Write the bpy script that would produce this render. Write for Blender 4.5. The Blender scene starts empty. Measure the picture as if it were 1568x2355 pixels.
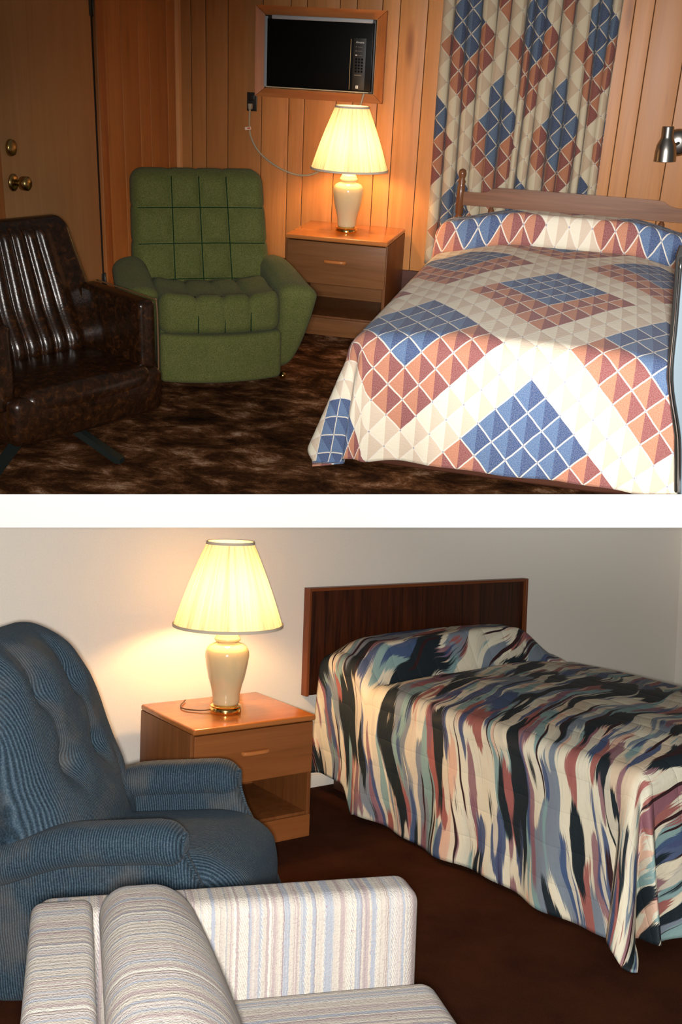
import bpy, math, random
from mathutils import Matrix, Vector
random.seed(7)
PI = math.pi
scene = bpy.context.scene
COL = scene.collection

# ------------------------------------------------------------------ camera
CAM = Matrix(((0.96843, -0.14232, 0.20465, 2.45927), (0.24485, 0.38924, -0.888, -5.97582),
              (0.04672, 0.91008, 0.4118, 1.48727), (0, 0, 0, 1)))
# the lower room is a rigid set of its own, turned and pitched against the upper one
ROOM_LOW = Matrix(((0.67707, -0.72912, -0.09978, 0.8933), (0.7079, 0.60823, 0.35908, -2.81257),
                   (-0.20112, -0.31375, 0.92796, -1.52267), (0, 0, 0, 1)))
UP, LOW = Matrix.Identity(4), ROOM_LOW
cd = bpy.data.cameras.new('camera'); cam = bpy.data.objects.new('camera', cd); COL.objects.link(cam)
cd.sensor_fit = 'HORIZONTAL'; cd.sensor_width = 36; cd.lens = 36 * 2400 / 1568
cd.clip_start = 0.05; cd.clip_end = 100
cam.matrix_world = CAM
scene.camera = cam

# ------------------------------------------------------------------ world, flash, exposure
w = bpy.data.worlds.new('world'); scene.world = w; w.use_nodes = True
w.node_tree.nodes['Background'].inputs['Color'].default_value = (1.0, 0.93, 0.85, 1)
w.node_tree.nodes['Background'].inputs['Strength'].default_value = 0.09

def spot(name, loc, target, energy, angle, blend, radius, color):
    l = bpy.data.lights.new(name, 'SPOT'); l.energy = energy; l.spot_size = math.radians(angle); l.spot_blend = blend
    l.shadow_soft_size = radius; l.color = color
    o = bpy.data.objects.new(name, l); COL.objects.link(o)
    o.matrix_world = Matrix.Translation(loc) @ (Vector(target) - Vector(loc)).to_track_quat('-Z', 'Y').to_matrix().to_4x4()
    return o
CAMP = CAM.translation; BACK = CAM.col[2].xyz; CUP = CAM.col[1].xyz; CRT = CAM.col[0].xyz
TA, TB = Vector((2.3, -0.9, 0.75)), ROOM_LOW @ Vector((0.6, -1.2, 0.45))
FA = CAMP + (CAMP - TA).normalized() * 0.6 + CUP * 0.06
FB = CAMP + BACK * 0.06 - CUP * 0.015
spot('flash_upper', FA, (2.80, -0.3, 0.98), 1150, 44, 1.0, 0.06, (1.0, 0.97, 0.95))
spot('flash_lower', FB, ROOM_LOW @ Vector((1.0, -0.8, 0.64)), 560, 80, 0.6, 0.05, (1.0, 0.97, 0.93))

scene.view_settings.view_transform = 'Standard'; scene.view_settings.look = 'None'
scene.view_settings.exposure = 0.0; scene.view_settings.gamma = 1.0
scene.view_settings.use_curve_mapping = False

# ------------------------------------------------------------------ mesh helpers
def smoothstep(a, b, x):
    if a == b: return 0.0 if x < a else 1.0
    t = max(0.0, min(1.0, (x - a) / (b - a))); return t * t * (3 - 2 * t)
def lerp(a, b, t): return a + (b - a) * t

def mesh(name, verts, faces, smooth=True, uv=None):
    me = bpy.data.meshes.new(name)
    me.from_pydata([tuple(v) for v in verts], [], faces)
    if uv is not None:
        ul = me.uv_layers.new(name='UVMap')
        buf = []
        for l in me.loops: buf.extend(uv[l.vertex_index])
        ul.data.foreach_set('uv', buf)
    if smooth: me.polygons.foreach_set('use_smooth', [True] * len(me.polygons))
    me.update()
    return me

def obj(name, geo, mat, parent=None, room=None, smooth=True, uv=None, loc=None, rot=None, sharp=None):
    verts, faces = geo[0], geo[1]
    if len(geo) > 2: uv = geo[2]
    me = mesh(name, verts, faces, smooth, uv)
    if sharp and smooth:
        me.set_sharp_from_angle(angle=math.radians(sharp))
    o = bpy.data.objects.new(name, me); COL.objects.link(o)
    if mat: me.materials.append(M[mat])
    m = Matrix.Identity(4)
    if loc: m = Matrix.Translation(loc)
    if rot: m = m @ Matrix.Rotation(rot[2], 4, 'Z') @ Matrix.Rotation(rot[1], 4, 'Y') @ Matrix.Rotation(rot[0], 4, 'X')
    if parent: o.parent = parent; o.matrix_local = m
    else: o.matrix_world = (room or UP) @ m
    return o

def tag(o, label, cat, group=None):
    o['label'] = label; o['category'] = cat
    if group: o['group'] = group
    return o
def thing(name, label, cat, room=UP, loc=(0, 0, 0), rotz=0.0, group=None, pre=None):
    o = bpy.data.objects.new(name, None); COL.objects.link(o); o.empty_display_size = 0.1
    o.matrix_world = room @ Matrix.Translation(loc) @ Matrix.Rotation(rotz, 4, 'Z') @ (pre or Matrix.Identity(4))
    return tag(o, label, cat, group)
def struct(name, geo, mat, room=UP, **k):
    o = obj(name, geo, mat, None, room, **k); o['kind'] = 'structure'; return o

def box(x0, x1, y0, y1, z0, z1):
    v = [(x, y, z) for x in (x0, x1) for y in (y0, y1) for z in (z0, z1)]
    f = [(0, 1, 3, 2), (4, 6, 7, 5), (0, 4, 5, 1), (2, 3, 7, 6), (0, 2, 6, 4), (1, 5, 7, 3)]
    return v, f

def join(*gs):
    V, F = [], []
    for g in gs:
        b = len(V); V += list(g[0]); F += [tuple(i + b for i in f) for f in g[1]]
    return V, F
def xf(g, m):
    return [tuple(m @ Vector(v)) for v in g[0]], g[1]

def rbox(x0, x1, y0, y1, z0, z1, r, n=(1, 1, 1), k=3, fn=None):
    """box with rounded edges, n interior cuts per axis, fn(x,y,z,u,v,w)->xyz with u,v,w in -1..1"""
    lo, hi = (x0, y0, z0), (x1, y1, z1)
    ax = []
    for i in range(3):
        h = (hi[i] - lo[i]) / 2; rr = min(r, h * 0.999)
        e = [h - rr + rr * math.tan(PI / 4 * j / k) for j in range(1, k + 1)]
        m = max(1, n[i]); inner = [-(h - rr) + 2 * (h - rr) * j / m for j in range(m + 1)]
        ax.append([-q for q in reversed(e)] + inner + e)
    c = [(lo[i] + hi[i]) / 2 for i in range(3)]; H = [(hi[i] - lo[i]) / 2 for i in range(3)]
    N = [len(a) for a in ax]
    idx = {}; V = []
    def vid(i, j, l):
        key = (i, j, l)
        if key in idx: return idx[key]
        p = [ax[0][i], ax[1][j], ax[2][l]]
        q = [max(-(H[a] - min(r, H[a] * .999)), min(H[a] - min(r, H[a] * .999), p[a])) for a in range(3)]
        d = [p[a] - q[a] for a in range(3)]; L = math.sqrt(sum(t * t for t in d))
        if L > 1e-9: p = [q[a] + d[a] / L * max(abs(t) for t in d) for a in range(3)]
        u = [p[a] / H[a] for a in range(3)]
        w_ = [p[a] + c[a] for a in range(3)]
        if fn: w_ = fn(*w_, *u)
        idx[key] = len(V); V.append(tuple(w_)); return idx[key]
    F = []
    for a in range(3):
        b_, c_ = (a + 1) % 3, (a + 2) % 3
        for side in (0, N[a] - 1):
            for i in range(N[b_] - 1):
                for j in range(N[c_] - 1):
                    def P(ii, jj):
                        t = [0, 0, 0]; t[a] = side; t[b_] = ii; t[c_] = jj; return vid(*t)
                    q = (P(i, j), P(i + 1, j), P(i + 1, j + 1), P(i, j + 1))
                    F.append(q if side else q[::-1])
    return V, F

def bbox(x0, x1, y0, y1, z0, z1, r=0.003):
    return rbox(x0, x1, y0, y1, z0, z1, r, (1, 1, 1), 2)

def lathe(prof, seg=40, cap=True, rfn=None):
    V, F = [], []
    for r, z in prof:
        for j in range(seg):
            a = 2 * PI * j / seg; rr = r * (rfn(a, z) if rfn else 1)
            V.append((rr * math.cos(a), rr * math.sin(a), z))
    for i in range(len(prof) - 1):
        for j in range(seg):
            j2 = (j + 1) % seg
            F.append((i * seg + j, i * seg + j2, (i + 1) * seg + j2, (i + 1) * seg + j))
    if cap:
        F.append(tuple(range(seg))[::-1]); b = (len(prof) - 1) * seg; F.append(tuple(range(b, b + seg)))
    return V, F

def catmull(pts, n=8):
    P = [Vector(p) for p in pts]; P = [P[0] * 2 - P[1]] + P + [P[-1] * 2 - P[-2]]
    out = []
    for i in range(1, len(P) - 2):
        a, b, c, d = P[i - 1], P[i], P[i + 1], P[i + 2]
        for j in range(n):
            t = j / n
            out.append(0.5 * ((2 * b) + (c - a) * t + (2 * a - 5 * b + 4 * c - d) * t * t + (3 * b - a - 3 * c + d) * t ** 3))
    out.append(P[-2]); return out

def tube(pts, r, seg=8, rfn=None):
    P = [Vector(p) for p in pts]; V, F = [], []
    up = Vector((0, 0, 1)); n = len(P)
    t0 = (P[1] - P[0]).normalized()
    nrm = t0.orthogonal().normalized()
    for i in range(n):
        t = (P[min(i + 1, n - 1)] - P[max(i - 1, 0)]).normalized()
        nrm = (nrm - t * nrm.dot(t)).normalized(); b = t.cross(nrm)
        rr = r * (rfn(i / (n - 1)) if rfn else 1)
        for j in range(seg):
            a = 2 * PI * j / seg; V.append(tuple(P[i] + nrm * math.cos(a) * rr + b * math.sin(a) * rr))
    for i in range(n - 1):
        for j in range(seg):
            j2 = (j + 1) % seg; F.append((i * seg + j, i * seg + j2, (i + 1) * seg + j2, (i + 1) * seg + j))
    F.append(tuple(range(seg))[::-1]); F.append(tuple(range((n - 1) * seg, n * seg)))
    return V, F

def prism(poly, axis, a, b):
    """poly: 2d points in the other two axes (in x,y,z order), extruded along axis from a to b"""
    n = len(poly); V = []
    for t in (a, b):
        for p in poly:
            q = list(p); q.insert(axis, t); V.append(tuple(q))
    F = [tuple(range(n)), tuple(range(n, 2 * n))[::-1]]
    for i in range(n):
        j = (i + 1) % n; F.append((j, i, n + i, n + j))
    # orientation is fixed by recalculating below
    return V, F

def fixn(g):
    import bmesh
    bm = bmesh.new(); vs = [bm.verts.new(v) for v in g[0]]
    for f in g[1]:
        try: bm.faces.new([vs[i] for i in f])
        except ValueError: pass
    bmesh.ops.recalc_face_normals(bm, faces=bm.faces)
    bm.verts.index_update()
    out = ([tuple(v.co) for v in bm.verts], [tuple(v.index for v in f.verts) for f in bm.faces]); bm.free(); return out

def grid(nu, nv, fn, uvfn=None):
    V, F, U = [], [], []
    for i in range(nu + 1):
        for j in range(nv + 1):
            V.append(tuple(fn(i / nu, j / nv)))
            if uvfn: U.append(uvfn(i / nu, j / nv))
    for i in range(nu):
        for j in range(nv):
            a = i * (nv + 1) + j; F.append((a, a + nv + 1, a + nv + 2, a + 1))
    return (V, F, U) if uvfn else (V, F)

# ------------------------------------------------------------------ materials
M = {}
class NT:
    def __init__(s, name, rough=0.6, spec=0.5):
        s.m = bpy.data.materials.new(name); s.m.use_nodes = True; s.t = s.m.node_tree; s.n = s.t.nodes; s.l = s.t.links
        s.b = s.n['Principled BSDF']; s.b.inputs['Roughness'].default_value = rough
        s.b.inputs['Specular IOR Level'].default_value = spec; M[name] = s.m
    def node(s, typ, **k):
        nd = s.n.new(typ)
        for a, v in k.items(): setattr(nd, a, v)
        return nd
    def put(s, sock, v):
        if hasattr(v, 'is_output') or isinstance(v, bpy.types.NodeSocket): s.l.new(v, sock)
        elif isinstance(v, (tuple, list)): sock.default_value = tuple(v) + ((1,) if len(v) == 3 and sock.type == 'RGBA' else ())
        else: sock.default_value = v
    def math(s, op, a, b=0.0, c=None, clamp=False):
        nd = s.node('ShaderNodeMath', operation=op, use_clamp=clamp); s.put(nd.inputs[0], a); s.put(nd.inputs[1], b)
        if c is not None: s.put(nd.inputs[2], c)
        return nd.outputs[0]
    def obj(s): return s.node('ShaderNodeTexCoord').outputs['Object']
    def uv(s): return s.node('ShaderNodeTexCoord').outputs['UV']
    def sep(s, v): nd = s.node('ShaderNodeSeparateXYZ'); s.put(nd.inputs[0], v); return nd.outputs
    def comb(s, x, y, z):
        nd = s.node('ShaderNodeCombineXYZ')
        for i, q in enumerate((x, y, z)): s.put(nd.inputs[i], q)
        return nd.outputs[0]
    def scale(s, v, sc):
        nd = s.node('ShaderNodeVectorMath', operation='MULTIPLY'); s.put(nd.inputs[0], v); nd.inputs[1].default_value = sc; return nd.outputs[0]
    def add(s, v, o):
        nd = s.node('ShaderNodeVectorMath', operation='ADD'); s.put(nd.inputs[0], v); s.put(nd.inputs[1], o); return nd.outputs[0]
    def noise(s, v, sc=5, detail=3, rough=0.5, dist=0.0):
        nd = s.node('ShaderNodeTexNoise'); s.put(nd.inputs['Vector'], v); nd.inputs['Scale'].default_value = sc
        nd.inputs['Detail'].default_value = detail; nd.inputs['Roughness'].default_value = rough; nd.inputs['Distortion'].default_value = dist
        return nd.outputs['Fac']
    def ramp(s, f, stops, interp='LINEAR'):
        nd = s.node('ShaderNodeValToRGB'); s.put(nd.inputs[0], f); cr = nd.color_ramp; cr.interpolation = interp
        while len(cr.elements) < len(stops): cr.elements.new(0.5)
        for e, (p, c) in zip(cr.elements, stops):
            e.position = p; e.color = (tuple(c) + (1,)) if isinstance(c, (tuple, list)) else (c, c, c, 1)
        return nd.outputs[0]
    def mix(s, f, a, b, mode='MIX'):
        nd = s.node('ShaderNodeMix', data_type='RGBA', blend_type=mode)
        s.put(nd.inputs[0], f); s.put(nd.inputs[6], a); s.put(nd.inputs[7], b); return nd.outputs[2]
    def sstep(s, x, a, b):
        nd = s.node('ShaderNodeMapRange', interpolation_type='SMOOTHSTEP'); s.put(nd.inputs[0], x)
        s.put(nd.inputs[1], a); s.put(nd.inputs[2], b); return nd.outputs[0]
    def rnd(s): return s.node('ShaderNodeObjectInfo').outputs['Random']
    def col(s, c): s.put(s.b.inputs['Base Color'], c)
    def bump(s, h, st=0.3, dist=0.002):
        nd = s.node('ShaderNodeBump'); nd.inputs['Strength'].default_value = st; nd.inputs['Distance'].default_value = dist
        s.put(nd.inputs['Height'], h); s.l.new(nd.outputs[0], s.b.inputs['Normal'])
    def set(s, **k):
        for a, v in k.items(): s.put(s.b.inputs[a.replace('_', ' ')], v)

def plain(name, c, rough=0.5, spec=0.5, metal=0.0, **k):
    t = NT(name, rough, spec); t.col(c); t.b.inputs['Metallic'].default_value = metal
    if k: t.set(**k)
    return t

def wood(name, c1, c2, axis='z', rough=0.4, sc=1.0, knots=None, spec=0.25, coat=0.0, contrast=(0.35, 0.7), per=0.0):
    t = NT(name, rough, spec)
    r = t.rnd(); o = t.obj()
    off = t.comb(t.math('MULTIPLY', r, 7.3), t.math('MULTIPLY', r, 3.1), t.math('MULTIPLY', r, 11.7))
    v = t.add(o, off)
    st = {'x': (1.2, 22, 22), 'y': (22, 1.2, 22), 'z': (22, 22, 1.2)}[axis]
    n1 = t.noise(t.scale(v, tuple(q * sc for q in st)), 1, 5, 0.6, 0.8)
    n2 = t.noise(t.scale(v, tuple(q * sc * 5 for q in st)), 1, 2, 0.6)
    f = t.math('ADD', t.math('MULTIPLY', n1, 0.75), t.math('MULTIPLY', n2, 0.25))
    c = t.ramp(f, [(contrast[0], c1), (contrast[1], c2)])
    if per:
        c = t.mix(t.math('MULTIPLY', r, per), c, tuple(q * 0.55 for q in c1))
    if knots:
        ks = {'x': (3, 14, 14), 'z': (14, 14, 3), 'y': (14, 3, 14)}[axis]
        vo = t.node('ShaderNodeTexVoronoi'); t.put(vo.inputs['Vector'], t.scale(v, ks)); vo.inputs['Scale'].default_value = 0.42
        k = t.sstep(vo.outputs['Distance'], 0.05, 0.22)
        c = t.mix(k, knots, c)
        # dark streaks along the grain
        s_ = t.noise(t.scale(v, tuple(q * 0.5 for q in st)), 1, 4, 0.7, 1.5)
        c = t.mix(t.math('MULTIPLY', t.sstep(s_, 0.62, 0.75), 0.5), c, knots)
    t.col(c); t.bump(n2, 0.08, 0.001)
    if coat: t.set(Coat_Weight=coat, Coat_Roughness=0.12)
    return t

wood('pine_panel', (0.42, 0.165, 0.045), (0.58, 0.25, 0.078), 'z', 0.42, 0.8, knots=(0.17, 0.05, 0.015), per=0.5, contrast=(0.3, 0.72))
wood('pine_trim', (0.33, 0.10, 0.025), (0.46, 0.17, 0.05), 'z', 0.4, 1.0)
wood('pine_trim_x', (0.33, 0.10, 0.025), (0.46, 0.17, 0.05), 'x', 0.4, 1.0)
wood('corner_trim', (0.50, 0.22, 0.08), (0.62, 0.32, 0.13), 'z', 0.4, 1.0)
wood('door_veneer', (0.39, 0.20, 0.078), (0.49, 0.26, 0.11), 'z', 0.5, 0.9, contrast=(0.3, 0.75))
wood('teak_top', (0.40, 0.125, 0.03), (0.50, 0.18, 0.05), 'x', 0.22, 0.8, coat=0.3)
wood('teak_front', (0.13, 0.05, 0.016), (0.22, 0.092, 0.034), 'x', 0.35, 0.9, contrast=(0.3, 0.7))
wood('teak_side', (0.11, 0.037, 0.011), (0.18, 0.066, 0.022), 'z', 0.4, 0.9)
wood('teak_handle', (0.42, 0.13, 0.035), (0.5, 0.18, 0.05), 'x', 0.25, 1.0)
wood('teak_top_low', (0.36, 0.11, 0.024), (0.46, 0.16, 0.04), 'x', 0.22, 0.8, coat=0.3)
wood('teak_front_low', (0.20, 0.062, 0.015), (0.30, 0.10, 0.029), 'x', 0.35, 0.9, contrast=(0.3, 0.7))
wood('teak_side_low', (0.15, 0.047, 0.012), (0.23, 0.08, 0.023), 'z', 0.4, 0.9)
wood('walnut_rail', (0.13, 0.05, 0.02), (0.22, 0.09, 0.04), 'x', 0.3, 0.8, coat=0.6)
wood('walnut_post', (0.11, 0.04, 0.016), (0.19, 0.075, 0.03), 'z', 0.3, 0.8, coat=0.4)
wood('rosewood_panel', (0.014, 0.004, 0.002), (0.065, 0.016, 0.005), 'z', 0.4, 1.5, contrast=(0.35, 0.65))
wood('rosewood_edge', (0.12, 0.032, 0.009), (0.19, 0.055, 0.017), 'z', 0.35, 1.0)
wood('rosewood_edge_x', (0.12, 0.032, 0.009), (0.19, 0.055, 0.017), 'x', 0.35, 1.0)
wood('bed_base_wood', (0.05, 0.018, 0.01), (0.09, 0.03, 0.016), 'x', 0.5, 1.0)
plain('groove_dark', (0.03, 0.01, 0.004), 0.8)
plain('black_shadow_gap', (0.01, 0.006, 0.004), 0.8)
plain('white_board', (0.93, 0.93, 0.92), 0.6, 0.3)
plain('brass', (0.85, 0.55, 0.18), 0.16, 0.5, 1.0)
plain('old_brass', (0.42, 0.29, 0.11), 0.28, 0.5, 1.0)
plain('nickel', (0.33, 0.31, 0.28), 0.3, 0.5, 1.0)
plain('dark_metal', (0.06, 0.06, 0.055), 0.4, 0.5, 0.7)
plain('base_metal', (0.014, 0.02, 0.018), 0.45, 0.5, 0.3)
plain('black_front', (0.003, 0.003, 0.003), 0.25, 0.12)
plain('black_trim', (0.01, 0.009, 0.007), 0.4, 0.4)
plain('panel_grey', (0.30, 0.33, 0.36), 0.5)
plain('strip_cream', (0.45, 0.38, 0.24), 0.5)
plain('gold_line', (0.42, 0.28, 0.12), 0.4, 0.5, 0.6)
plain('print_white', (0.7, 0.68, 0.6), 0.6)
plain('print_dim', (0.12, 0.10, 0.07), 0.6)
plain('outlet_black', (0.012, 0.01, 0.008), 0.35)
plain('cord_grey', (0.33, 0.29, 0.2), 0.55)
plain('cord_brown', (0.10, 0.04, 0.015), 0.5)
plain('tag_paper', (0.75, 0.62, 0.5), 0.7)
plain('tag_red', (0.6, 0.12, 0.06), 0.7)
plain('ceramic', (0.56, 0.46, 0.27), 0.12, 0.5, Coat_Weight=0.4, Coat_Roughness=0.05)
plain('mattress_ticking', (0.55, 0.5, 0.45), 0.9)
plain('mirror_glass', (0.35, 0.38, 0.42), 0.05, 0.5, 1.0)
plain('chrome', (0.75, 0.78, 0.8), 0.12, 0.5, 1.0)
plain('pale_reflection', (0.22, 0.28, 0.32), 0.12)  # mirror glass with a pale reflection put into its colour

def shade_mat():
    t = NT('shade_cloth', 0.8, 0.2)
    o = t.sep(t.obj()); ang = t.math('ARCTAN2', o[1], o[0])
    n = t.noise(t.comb(t.math('MULTIPLY', ang, 9.0), t.math('MULTIPLY', o[2], 1.0), 0.0), 1, 4, 0.75)
    c = t.ramp(n, [(0.34, (0.50, 0.40, 0.27)), (0.5, (0.78, 0.68, 0.46)), (0.64, (0.88, 0.82, 0.60))])
    t.col(c)
    tr = t.node('ShaderNodeBsdfTranslucent'); t.put(tr.inputs[0], c)
    mx = t.node('ShaderNodeMixShader'); mx.inputs[0].default_value = 0.17
    t.l.new(t.b.outputs[0], mx.inputs[1]); t.l.new(tr.outputs[0], mx.inputs[2])
    t.l.new(mx.outputs[0], t.n['Material Output'].inputs[0])
shade_mat()
t = NT('shade_trim', 0.8, 0.2); t.col((0.62, 0.55, 0.44))
tr = t.node('ShaderNodeBsdfTranslucent'); tr.inputs[0].default_value = (0.62, 0.52, 0.36, 1)
mx = t.node('ShaderNodeMixShader'); mx.inputs[0].default_value = 0.10
t.l.new(t.b.outputs[0], mx.inputs[1]); t.l.new(tr.outputs[0], mx.inputs[2]); t.l.new(mx.outputs[0], t.n['Material Output'].inputs[0])
for nm, st in (('bulb_glass', 420.0), ('bulb_glass_low', 470.0)):
    t = NT(nm); t.col((1, 1, 1)); t.set(Emission_Color=(1.0, 0.58, 0.24), Emission_Strength=st)

# quilted patchwork: diamonds with white lines, two tones each, in blocks of eight
def quilt(name, bright=1.0, bump=0.5):
    t = NT(name, 0.9, 0.15)
    uv = t.uv()
    wob = t.noise(t.scale(uv, (1.3, 1.3, 1)), 1, 2, 0.5)
    s_ = t.sep(uv); p, q = s_[0], s_[1]
    q = t.math('ADD', q, t.math('MULTIPLY', t.math('SUBTRACT', wob, 0.5), 0.10))
    u = t.math('ADD', q, p); v = t.math('SUBTRACT', q, p)
    fu, fv = t.math('FRACT', u), t.math('FRACT', v)
    iu = t.math('FLOORED_MODULO', t.math('FLOOR', u), 8.0); iv = t.math('FLOORED_MODULO', t.math('FLOOR', v), 8.0)
    mx = t.math('MAXIMUM', iu, iv)
    blue = t.math('LESS_THAN', mx, 3.5); rust = t.math('LESS_THAN', mx, 5.5)
    half = t.math('GREATER_THAN', fu, fv)
    e = t.math('MINIMUM', t.math('MINIMUM', fu, t.math('SUBTRACT', 1.0, fu)), t.math('MINIMUM', fv, t.math('SUBTRACT', 1.0, fv)))
    cB = t.mix(half, (0.075, 0.155, 0.31), (0.028, 0.072, 0.20))
    cR = t.mix(half, (0.52, 0.20, 0.11), (0.26, 0.065, 0.065))
    cC = t.mix(half, (0.80, 0.73, 0.57), (0.66, 0.53, 0.40))
    c = t.mix(rust, cC, cR); c = t.mix(blue, c, cB)
    line = t.math('SUBTRACT', 1.0, t.sstep(e, 0.022, 0.042))
    c = t.mix(t.math('MULTIPLY', line, 0.9), c, (0.82, 0.75, 0.64))
    # small blue dots where lines cross
    eu = t.math('MINIMUM', fu, t.math('SUBTRACT', 1.0, fu)); ev = t.math('MINIMUM', fv, t.math('SUBTRACT', 1.0, fv))
    dot = t.math('LESS_THAN', t.math('ADD', eu, ev), 0.05)
    c = t.mix(t.math('MULTIPLY', dot, 0.7), c, (0.12, 0.16, 0.32))
    n = t.noise(t.scale(uv, (30, 30, 1)), 1, 4, 0.7)
    c = t.mix(t.math('MULTIPLY', t.sstep(n, 0.35, 0.65), 0.16), c, (0.85, 0.78, 0.68))
    if bright != 1.0: c = t.mix(1.0, c, (bright, bright * 0.92, bright * 0.80), 'MULTIPLY')
    t.col(c)
    qn = t.noise(t.scale(uv, (9, 14, 1)), 1, 4, 0.65)
    h = t.math('ADD', t.math('MULTIPLY', qn, 1.0), t.math('MULTIPLY', t.sstep(e, 0.0, 0.16), 0.2))
    t.bump(h, bump, 0.004)
    t.set(Sheen_Weight=0.08)
quilt('quilt_cotton')
quilt('curtain_cotton', 0.52, 0.15)

# painterly bedspread: long brush strokes across the bed in cloth metres
def brush(name):
    t = NT(name, 0.62, 0.3)
    uv = t.uv(); s_ = t.sep(uv); s, y = s_[0], s_[1]
    warp = t.noise(t.scale(uv, (1.6, 1.2, 1)), 1, 2, 0.5)
    warp2 = t.noise(t.scale(uv, (5.0, 3.0, 1)), 1, 1, 0.5)
    c0 = t.math('ADD', y, t.math('MULTIPLY', s, 0.34))
    c0 = t.math('ADD', c0, t.math('MULTIPLY', t.math('SUBTRACT', warp, 0.5), 0.30))
    c0 = t.math('ADD', c0, t.math('MULTIPLY', t.math('SUBTRACT', warp2, 0.5), 0.05))
    bris = t.noise(t.comb(t.math('MULTIPLY', c0, 170.0), t.math('MULTIPLY', s, 3.0), 0.0), 1, 3, 0.7)
    bris = t.math('MULTIPLY', t.math('SUBTRACT', bris, 0.5), 1.0)
    base = t.noise(t.comb(t.math('MULTIPLY', c0, 7.0), t.math('MULTIPLY', s, 1.5), 5.5), 1, 2, 0.5)
    c = t.ramp(base, [(0.32, (0.66, 0.52, 0.37)), (0.45, (0.76, 0.69, 0.52)), (0.6, (0.74, 0.70, 0.55)), (0.72, (0.56, 0.58, 0.50))])
    layers = [((0.70, 0.42, 0.30), 13, 2.2, 1.0, 0.60, 0.85), ((0.17, 0.22, 0.28), 9, 1.9, 4.3, 0.55, 0.95),
              ((0.22, 0.36, 0.36), 12, 2.3, 8.9, 0.59, 0.95), ((0.34, 0.10, 0.09), 13, 2.5, 13.1, 0.60, 0.95),
              ((0.25, 0.11, 0.14), 16, 2.0, 21.7, 0.635, 0.9), ((0.05, 0.085, 0.19), 15, 2.4, 27.3, 0.61, 0.95),
              ((0.012, 0.02, 0.026), 10.5, 2.0, 33.9, 0.575, 1.0), ((0.66, 0.60, 0.47), 20, 2.2, 39.1, 0.63, 0.9),
              ((0.035, 0.012, 0.014), 30, 1.2, 47.0, 0.665, 1.0)]
    for (cc, fr, al, seed, th, op) in layers:
        n = t.noise(t.comb(t.math('MULTIPLY', c0, float(fr)), t.math('MULTIPLY', s, al), seed), 1, 1.2, 0.45)
        n = t.math('ADD', n, t.math('MULTIPLY', bris, 0.15 if fr < 25 else 0.02))
        m = t.math('MULTIPLY', t.sstep(n, th - 0.012, th + 0.012), op)
        c = t.mix(m, c, cc)
    fine = t.math('MULTIPLY', t.sstep(bris, 0.05, 0.25), 0.22)
    c = t.mix(fine, c, (0.05, 0.05, 0.06))
    t.col(c)
    qy = t.math('ABSOLUTE', t.math('SINE', t.math('MULTIPLY', t.math('ADD', s, t.math('MULTIPLY', warp2, 0.03)), 26.0)))
    h = t.math('ADD', t.math('POWER', qy, 0.35), t.math('MULTIPLY', t.noise(t.scale(uv, (26, 34, 1)), 1, 3, 0.6), 0.8))
    t.bump(h, 0.5, 0.006)
brush('brush_cotton')

# tweed, vinyl, corduroy, woven stripes
t = NT('green_tweed', 0.95, 0.1); o = t.obj()
n = t.noise(o, 260, 2, 0.7); n2 = t.noise(o, 14, 3, 0.6)
c = t.ramp(n, [(0.3, (0.058, 0.070, 0.022)), (0.5, (0.115, 0.126, 0.036)), (0.72, (0.19, 0.19, 0.07))])
c = t.mix(t.math('MULTIPLY', t.sstep(n2, 0.4, 0.7), 0.25), c, (0.075, 0.10, 0.02)); t.col(c); t.bump(n, 0.5, 0.003); t.set(Sheen_Weight=0.05)
plain('green_seam_shade', (0.008, 0.03, 0.012), 0.9, 0.1)  # seam lines, coloured dark to carry the shade of the tufting creases too
t = NT('brown_vinyl', 0.3, 0.4); o = t.obj()
n = t.noise(o, 38, 5, 0.7, 0.6); n2 = t.noise(o, 9, 3, 0.6)
c = t.ramp(n, [(0.32, (0.006, 0.003, 0.0015)), (0.55, (0.022, 0.008, 0.003)), (0.75, (0.075, 0.025, 0.006))]); t.col(c)
t.put(t.b.inputs['Roughness'], t.math('ADD', 0.17, t.math('MULTIPLY', n2, 0.16)))
t.bump(t.noise(o, 140, 3, 0.6), 0.25, 0.002)
plain('vinyl_piping', (0.12, 0.06, 0.025), 0.4)

def cord(name, axis):
    t = NT(name, 0.75, 0.2); o = t.sep(t.obj())
    k = {'x': o[0], 'y': o[1], 'z': o[2]}[axis]
    wob = t.noise(t.obj(), 6, 2, 0.5)
    k = t.math('ADD', k, t.math('MULTIPLY', wob, 0.02))
    wv = t.math('SINE', t.math('MULTIPLY', k, 2 * PI / 0.0075))
    wear = t.noise(t.obj(), 4.5, 3, 0.6); fuzz = t.noise(t.obj(), 220, 2, 0.6)
    c = t.ramp(t.math('ADD', t.math('MULTIPLY', wv, 0.22), t.math('MULTIPLY', fuzz, 0.9)), [(0.15, (0.008, 0.017, 0.026)), (0.5, (0.029, 0.057, 0.086)), (0.85, (0.085, 0.125, 0.155))])
    c = t.mix(t.math('MULTIPLY', t.sstep(wear, 0.5, 0.72), 0.45), c, (0.13, 0.115, 0.098))
    t.col(c); t.bump(wv, 0.6, 0.0015); t.set(Sheen_Weight=0.06, Sheen_Roughness=0.5)
for a in 'xyz': cord('corduroy_' + a, a)
plain('corduroy_button', (0.03, 0.06, 0.10), 0.8)

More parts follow.
